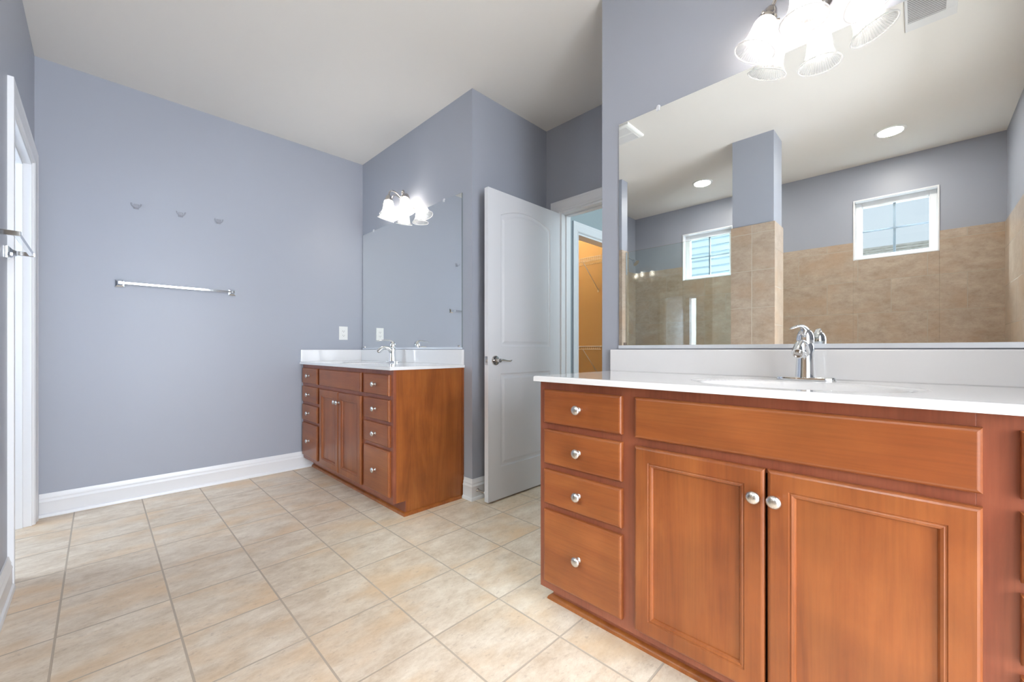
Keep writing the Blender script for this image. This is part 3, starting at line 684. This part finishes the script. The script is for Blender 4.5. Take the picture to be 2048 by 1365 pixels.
# ------------------------------------------------------------------ towel bars
def towel_bar(p0, p1, n, label, off):
    """posts at p0, p1 on the wall, n outward"""
    p0 = Vector(p0); p1 = Vector(p1); n = Vector(n); d = (p1-p0).normalized(); Z = Vector((0,0,1))
    t = thing('towel_bar', (p0+p1)/2, label, 'towel bar', 'chrome towel bars')
    for p, s in ((p0, 1), (p1, -1)):
        m = MB()
        def sq(h, a): return [p+n*h+d*i*a+Z*j*a for i, j in ((-1,-1),(1,-1),(1,1),(-1,1))]
        m.rings([sq(0.0005,0.025), sq(0.007,0.025), sq(0.012,0.021), sq(0.020,0.0125), sq(0.030,0.009), sq(off+0.010,0.0085)])
        m.build('post', M['chrome'], t, bevel=0.001)
    m = MB(); a = 0.0072; c = n*off
    m.rings([[p0+c+n*i*a+Z*j*a-d*0.004 for i, j in ((-1,-1),(1,-1),(1,1),(-1,1))], [p1+c+n*i*a+Z*j*a+d*0.004 for i, j in ((-1,-1),(1,-1),(1,1),(-1,1))]])
    m.build('rail', M['chrome'], t, bevel=0.001)
    return t
towel_bar((0.095, YB, 1.434), (0.712, YB, 1.434), (0,-1,0), 'long chrome towel bar on the back wall', 0.055)
towel_bar((XL, 2.205, 1.400), (XL, 2.655, 1.400), (1,0,0), 'chrome towel bar on the left wall at the frame edge', 0.070)

# clear adhesive hooks
for i, (x, w_) in enumerate(((0.174, 'left one of three above the long towel bar'), (0.407, 'middle one of three above the long towel bar'), (0.629, 'right one of three above the long towel bar'))):
    t = thing('adhesive_hook', (x, YB, 1.957), 'clear plastic wall hook, ' + w_, 'wall hook', 'clear hooks on the back wall')
    m = MB(); m.rings([[(x-0.013+ (0.004 if j in (0,3) and False else 0) + (0 if k in (0,3) else 0.026), YB-h, 1.957+(-0.016 if k < 2 else 0.018)) for k, j in ((0,0),(1,1),(2,2),(3,3))] for h in (0.0005, 0.005)])
    m.build('plate', M['hook'], t, bevel=0.002)
    m = MB(); m.tube(bez((x-0.024,YB-0.020,1.975),(x-0.020,YB-0.024,1.938),(x+0.020,YB-0.024,1.938),(x+0.024,YB-0.020,1.975),12), 0.003, 10)
    m.tube([(x,YB-0.004,1.952),(x,YB-0.021,1.947)], 0.004, 10); m.build('double_prong', M['hook'], t, smooth=50)

# ------------------------------------------------------------------ outlet
t = thing('wall_outlet', (1.565, YB, 1.151), 'white duplex outlet on the back wall above the far vanity side splash', 'electrical outlet')
m = MB(); m.rings([[(1.565+i*a, YB-h, 1.151+j*c) for i, j in ((-1,-1),(1,-1),(1,1),(-1,1))] for h, a, c in ((0.0003,0.039,0.061),(0.003,0.039,0.061),(0.0055,0.036,0.058))]); m.build('cover_plate', M['white'], t)
m = MB()
m.box(1.565-0.0165, 1.565+0.0165, YB-0.0068, YB-0.0050, 1.151-0.034, 1.151+0.034); m.build('receptacle', M['white'], t, bevel=0.002)
for zc in (1.151+0.019, 1.151-0.019):
    for xa, h_ in ((-0.007, 0.0048), (0.007, 0.004)):
        m = MB(); m.box(1.565+xa-0.0011, 1.565+xa+0.0011, YB-0.0072, YB-0.0066, zc-h_, zc+h_); m.build('slot', M['slot'], t)
    m = MB(); m.lathe([(0.0026,0),(0.0026,0.0006)], (1.565, YB-0.0066, zc-0.010), (0,-1,0), 10); m.build('ground_hole', M['slot'], t)

# ------------------------------------------------------------------ shower windows
def window(i, y0, y1, label):
    z0, z1 = ZW
    t = thing('window_%d' % i, (XS-0.05, (y0+y1)/2, z0), label, 'window'); t['kind'] = 'structure'
    # white reveal lining and edge trim
    m = MB(); q = 0.012; X0, X1 = XS-0.130, XS+0.013
    m.box(X0, X1, y0, y0+q, z0, z1); m.box(X0, X1, y1-q, y1, z0, z1); m.box(X0, X1, y0+q, y1-q, z1-q, z1); m.box(X0, X1, y0+q, y1-q, z0, z0+q)
    m.build('reveal_lining', M['trim'], t, bevel=0.0015)
    m = MB(); f = 0.048; a0, a1, c0, c1 = y0+q, y1-q, z0+q, z1-q; F0, F1 = XS-0.115, XS-0.060
    m.box(F0, F1, a0, a0+f, c0, c1); m.box(F0, F1, a1-f, a1, c0, c1); m.box(F0, F1, a0+f, a1-f, c0, c0+f*0.8); m.box(F0, F1, a0+f, a1-f, c1-f, c1)
    m.build('sash_frame', M['vinyl'], t, bevel=0.003)
    my = (a0+a1)/2; mz = (c0+f*0.8+c1-f)/2
    m = MB(); m.box(XS-0.093, XS-0.083, my-0.009, my+0.009, c0+f*0.8, c1-f); m.box(XS-0.0925, XS-0.0835, a0+f, a1-f, mz-0.008, mz+0.008); m.build('grille', M['grille_grey'], t)
    m = MB(); m.box(XS-0.080, XS-0.077, a0+f-0.004, a1-f+0.004, c0+f*0.8-0.004, c1-f+0.004); m.build('pane', M['pane'], t)
    return t
window(1, *YWs[0], 'small square four-lite window at the right of the pillar in the mirror')
window(2, *YWs[1], 'small square four-lite window partly behind the pillar in the mirror')

# ------------------------------------------------------------------ shower glass, head, valve
t = thing('shower_glass_panel', (-0.330, 1.63, 0), 'frameless clear glass shower panel between the pillar and left wall end', 'glass panel')
m = MB(); m.box(-0.335, -0.325, 1.126, 2.136, 0.100, 2.000); m.build('glass_pane', M['glass'], t)
m = MB(); m.box(-0.342, -0.318, 1.1225, 1.132, 0.10, 1.995); m.build('wall_channel', M['chrome'], t)
m = MB(); m.box(-0.345, -0.315, 2.128, 2.1395, 0.10, 2.000); m.build('wall_channel', M['chrome'], t)
m = MB(); m.box(-0.40, -0.262, 1.123, 2.139, 0.0, 0.0995); struct(m.build('trim_13', M['tileX'], bevel=0.003), 'low tiled curb under the shower glass panel', 'tile')
SX = -1.19
t = thing('wall_shower', (SX, 2.684, 2.16), 'chrome shower head on a bent arm in the shower reflection', 'shower head')
m = MB(); m.lathe([(0.026,0),(0.024,0.004),(0.012,0.008)], (SX, 2.6835, 2.165), (0,-1,0), 24); m.build('flange', M['chrome'], t, smooth=40)
m = MB(); m.tube(bez((SX,2.682,2.165),(SX,2.60,2.165),(SX,2.58,2.16),(SX,2.53,2.125),10), 0.010, 12); m.build('arm', M['chrome'], t, smooth=50)
ax = Vector((0,-0.62,-0.60))
m = MB(); m.lathe([(0.012,0),(0.016,0.010),(0.014,0.022),(0.020,0.030),(0.036,0.060),(0.042,0.072),(0.042,0.078),(0.036,0.080)], (SX,2.53,2.125), ax, 28); m.build('spray_head', M['chrome'], t, smooth=40)
t = thing('shower_valve', (SX, 2.684, 1.25), 'chrome shower valve with lever low in the shower reflection', 'shower valve')
m = MB(); m.lathe([(0.080,0),(0.078,0.004),(0.060,0.010),(0.030,0.014),(0.028,0.040),(0.024,0.060),(0.016,0.066)], (SX, 2.6835, 1.25), (0,-1,0), 36); m.build('valve_plate', M['chrome'], t, smooth=40)
m = MB(); m.tube([(SX,2.625,1.25),(SX+0.01,2.585,1.235),(SX+0.02,2.565,1.19)], [0.010,0.009,0.007], 12); m.build('lever', M['chrome'], t, smooth=40)

# ------------------------------------------------------------------ ceiling fittings
def can(x, y, label):
    t = thing('recessed_light', (x, y, H), label, 'recessed light', 'recessed ceiling lights')
    m = MB(); m.lathe([(0.098,-0.0002),(0.098,-0.004),(0.092,-0.007),(0.080,-0.006),(0.076,-0.001)], (x, y, H), (0,0,1), 48, False, False); m.build('trim_ring', M['white'], t, smooth=40)
    m = MB(); m.lathe([(0.078,-0.0012),(0.060,-0.0030),(0.030,-0.0045),(0.001,-0.005)], (x, y, H), (0,0,1), 48, False, True); m.build('lens', M['can_lens'], t, smooth=60)
    return t
can(-0.948, 0.160, 'recessed ceiling light over the right part of the shower')
can(-0.943, 1.600, 'recessed ceiling light over the glassed shower, left of the pillar')
for yy in (0.160, 1.600):
    o = area('downlight', (-0.945, yy, H-0.012), (0,0,0), 0.15, 0.15, 5, (1.0, 0.95, 0.88)); o.data.shape = 'DISK'
t = thing('air_register', (0.53, -0.045, H), 'white louvred air register in the ceiling above the near vanity reflection', 'ceiling vent')
m = MB(); X0, X1, Y0, Y1 = 0.372, 0.690, -0.140, 0.052; a, c, e, f = X0+0.075, X1-0.03, Y0+0.042, Y1-0.012
m.box(X0, a, Y0, Y1, H-0.006, H-0.0002); m.box(c, X1, Y0, Y1, H-0.006, H-0.0002); m.box(a, c, Y0, e, H-0.006, H-0.0002); m.box(a, c, f, Y1, H-0.006, H-0.0002)
m.build('register_frame', M['vent'], t, bevel=0.002)
m = MB(); m.box(a, c, e, f, H-0.0012, H-0.0002); m.build('duct_opening', M['vent_dark'], t)
m = MB(); k = 14
for i in range(k):
    x = a + (c-a)*(i+0.5)/k
    m.prism([(x-0.0022, e, H-0.0060), (x-0.0014, e, H-0.0063), (x+0.0024, e, H-0.0020), (x+0.0016, e, H-0.0017)], (0, f-e, 0))
m.build('louvres', M['vent'], t)
t = thing('exhaust_fan', (0.515, 1.70, H), 'white square exhaust fan cover in the ceiling at the mirror corner', 'exhaust fan')
m = MB(); X0, X1, Y0, Y1 = 0.385, 0.645, 1.575, 1.835
m.rings([[(X0+i, Y0+i, H-h), (X1-i, Y0+i, H-h), (X1-i, Y1-i, H-h), (X0+i, Y1-i, H-h)] for h, i in ((0.0002,0),(0.012,0.002),(0.020,0.010),(0.022,0.016))]); m.build('fan_cover', M['white'], t, smooth=30)
for (a, c) in ((X0+0.030, 0.503), (0.527, X1-0.030)):
    m = MB(); m.box(a, c, Y0+0.03, Y1-0.03, H-0.0232, H-0.0221); m.build('fan_grille', M['vent'], t)

# ------------------------------------------------------------------ closet wire shelves
def wire_shelf(z, label):
    t = thing('wire_shelf', (3.9, 3.0, z), label, 'wire shelf', 'closet wire shelves')
    xw = 3.898; xo = 3.60; y0, y1 = 2.30, 4.15
    m = MB()
    for x in (xw, (xw+xo)/2, xo): m.tube([(x,y0,z),(x,y1,z)], 0.0032, 8)
    m.tube([(xo,y0,z-0.030),(xo,y1,z-0.030)], 0.0032, 8)
    y = y0+0.01
    while y < y1:
        m.tube([(xw,y,z+0.004),(xo,y,z+0.004),(xo-0.001,y,z-0.030)], 0.0016, 6); y += 0.0254
    m.build('wire_deck', M['wire'], t)
    for yb in (2.52, 2.90, 3.5):
        m = MB(); m.tube([(xo+0.004,yb,z-0.034),(xw-0.004,yb,z-0.300)], 0.0045, 8); m.box(xw-0.006, xw, yb-0.008, yb+0.008, z-0.325, z-0.285); m.build('brace', M['wire'], t)
    return t
wire_shelf(1.965, 'upper wire shelf on the ochre closet wall')
wire_shelf(1.035, 'lower wire shelf on the ochre closet wall')
t = thing('closet_light', (3.2, 3.3, H), 'lit bulb fixture on the closet ceiling', 'ceiling light')
m = MB(); m.lathe([(0.06,0),(0.06,-0.02),(0.03,-0.04)], (3.2, 3.3, H-0.0005), (0,0,1), 24); m.build('lampholder', M['white'], t, smooth=40)
m = MB(); m.sphere((3.2, 3.3, H-0.09), 0.04); m.build('bulb', M['closet_bulb'], t, smooth=60)
point('closet_lamp_light', (3.2, 3.0, H-0.16), 15, (1.0, 0.70, 0.38), 0.04)

# ------------------------------------------------------------------ outside
b = MB(); b.box(-30, -1.9, -20, 25, -3.2, -3.0); struct(b.build('ground', plain('lawn', (0.12, 0.17, 0.08), 0.9)), 'green lawn outside below the windows', 'ground')
def siding():
    m, nt, bs = new_mat('lap_siding'); pset(bs, (0.60, 0.68, 0.74), 0.6); return m
t = thing('neighbour_house', (-8.0, 4.6, -3.0), 'neighbouring house with pale blue lap siding outside the left window', 'house')
m = MB()
z = -3.0
while z < 5.0:
    m.prism([(-6.0, 2.35, z), (-5.960, 2.35, z), (-5.993, 2.35, z+0.15), (-6.0, 2.35, z+0.15)], (0, 5.0, 0)); z += 0.15
m.box(-9.5, -6.0, 2.35, 7.35, -3.0, 5.0); m.build('siding_wall', siding(), t)
m = MB(); m.prism([(-5.6, 2.0, 4.95), (-5.6, 2.0, 5.1), (-7.75, 2.0, 6.5), (-9.9, 2.0, 5.1), (-9.9, 2.0, 4.95)], (0, 5.7, 0)); m.build('roof', plain('house_shingle', (0.16, 0.16, 0.17), 0.9), t)
t = thing('distant_house', (-11.0, -2.0, -3.0), 'far low house whose shingle roof edge shows in the right window', 'house')
m = MB(); m.box(-13.0, -9.3, -6.0, 1.35, -3.0, 2.78); m.build('siding_wall', siding(), t)
def shingle():
    m, nt, bs = new_mat('roof_shingle')
    g_ = N(nt, 'ShaderNodeNewGeometry'); n = N(nt, 'ShaderNodeTexNoise'); n.inputs['Scale'].default_value = 8; nt.links.new(g_.outputs['Position'], n.inputs['Vector'])
    r = N(nt, 'ShaderNodeValToRGB'); r.color_ramp.elements[0].color = (0.22,0.20,0.17,1); r.color_ramp.elements[1].color = (0.50,0.48,0.42,1); nt.links.new(n.outputs['Fac'], r.inputs[0]); nt.links.new(r.outputs[0], bs.inputs['Base Color']); pset(bs, rough=0.9); return m
m = MB()
for k in range(8):
    x = -9.0-0.26*k; z = 2.80+0.115*k
    m.prism([(x, -6.3, z), (x+0.01, -6.3, z+0.035), (x-0.27, -6.3, z+0.135), (x-0.27, -6.3, z+0.10)], (0, 7.95, 0))
m.prism([(-9.0, -6.3, 2.75), (-11.1, -6.3, 3.68), (-13.2, -6.3, 2.75)], (0, 7.95, 0)); m.build('roof', shingle(), t)
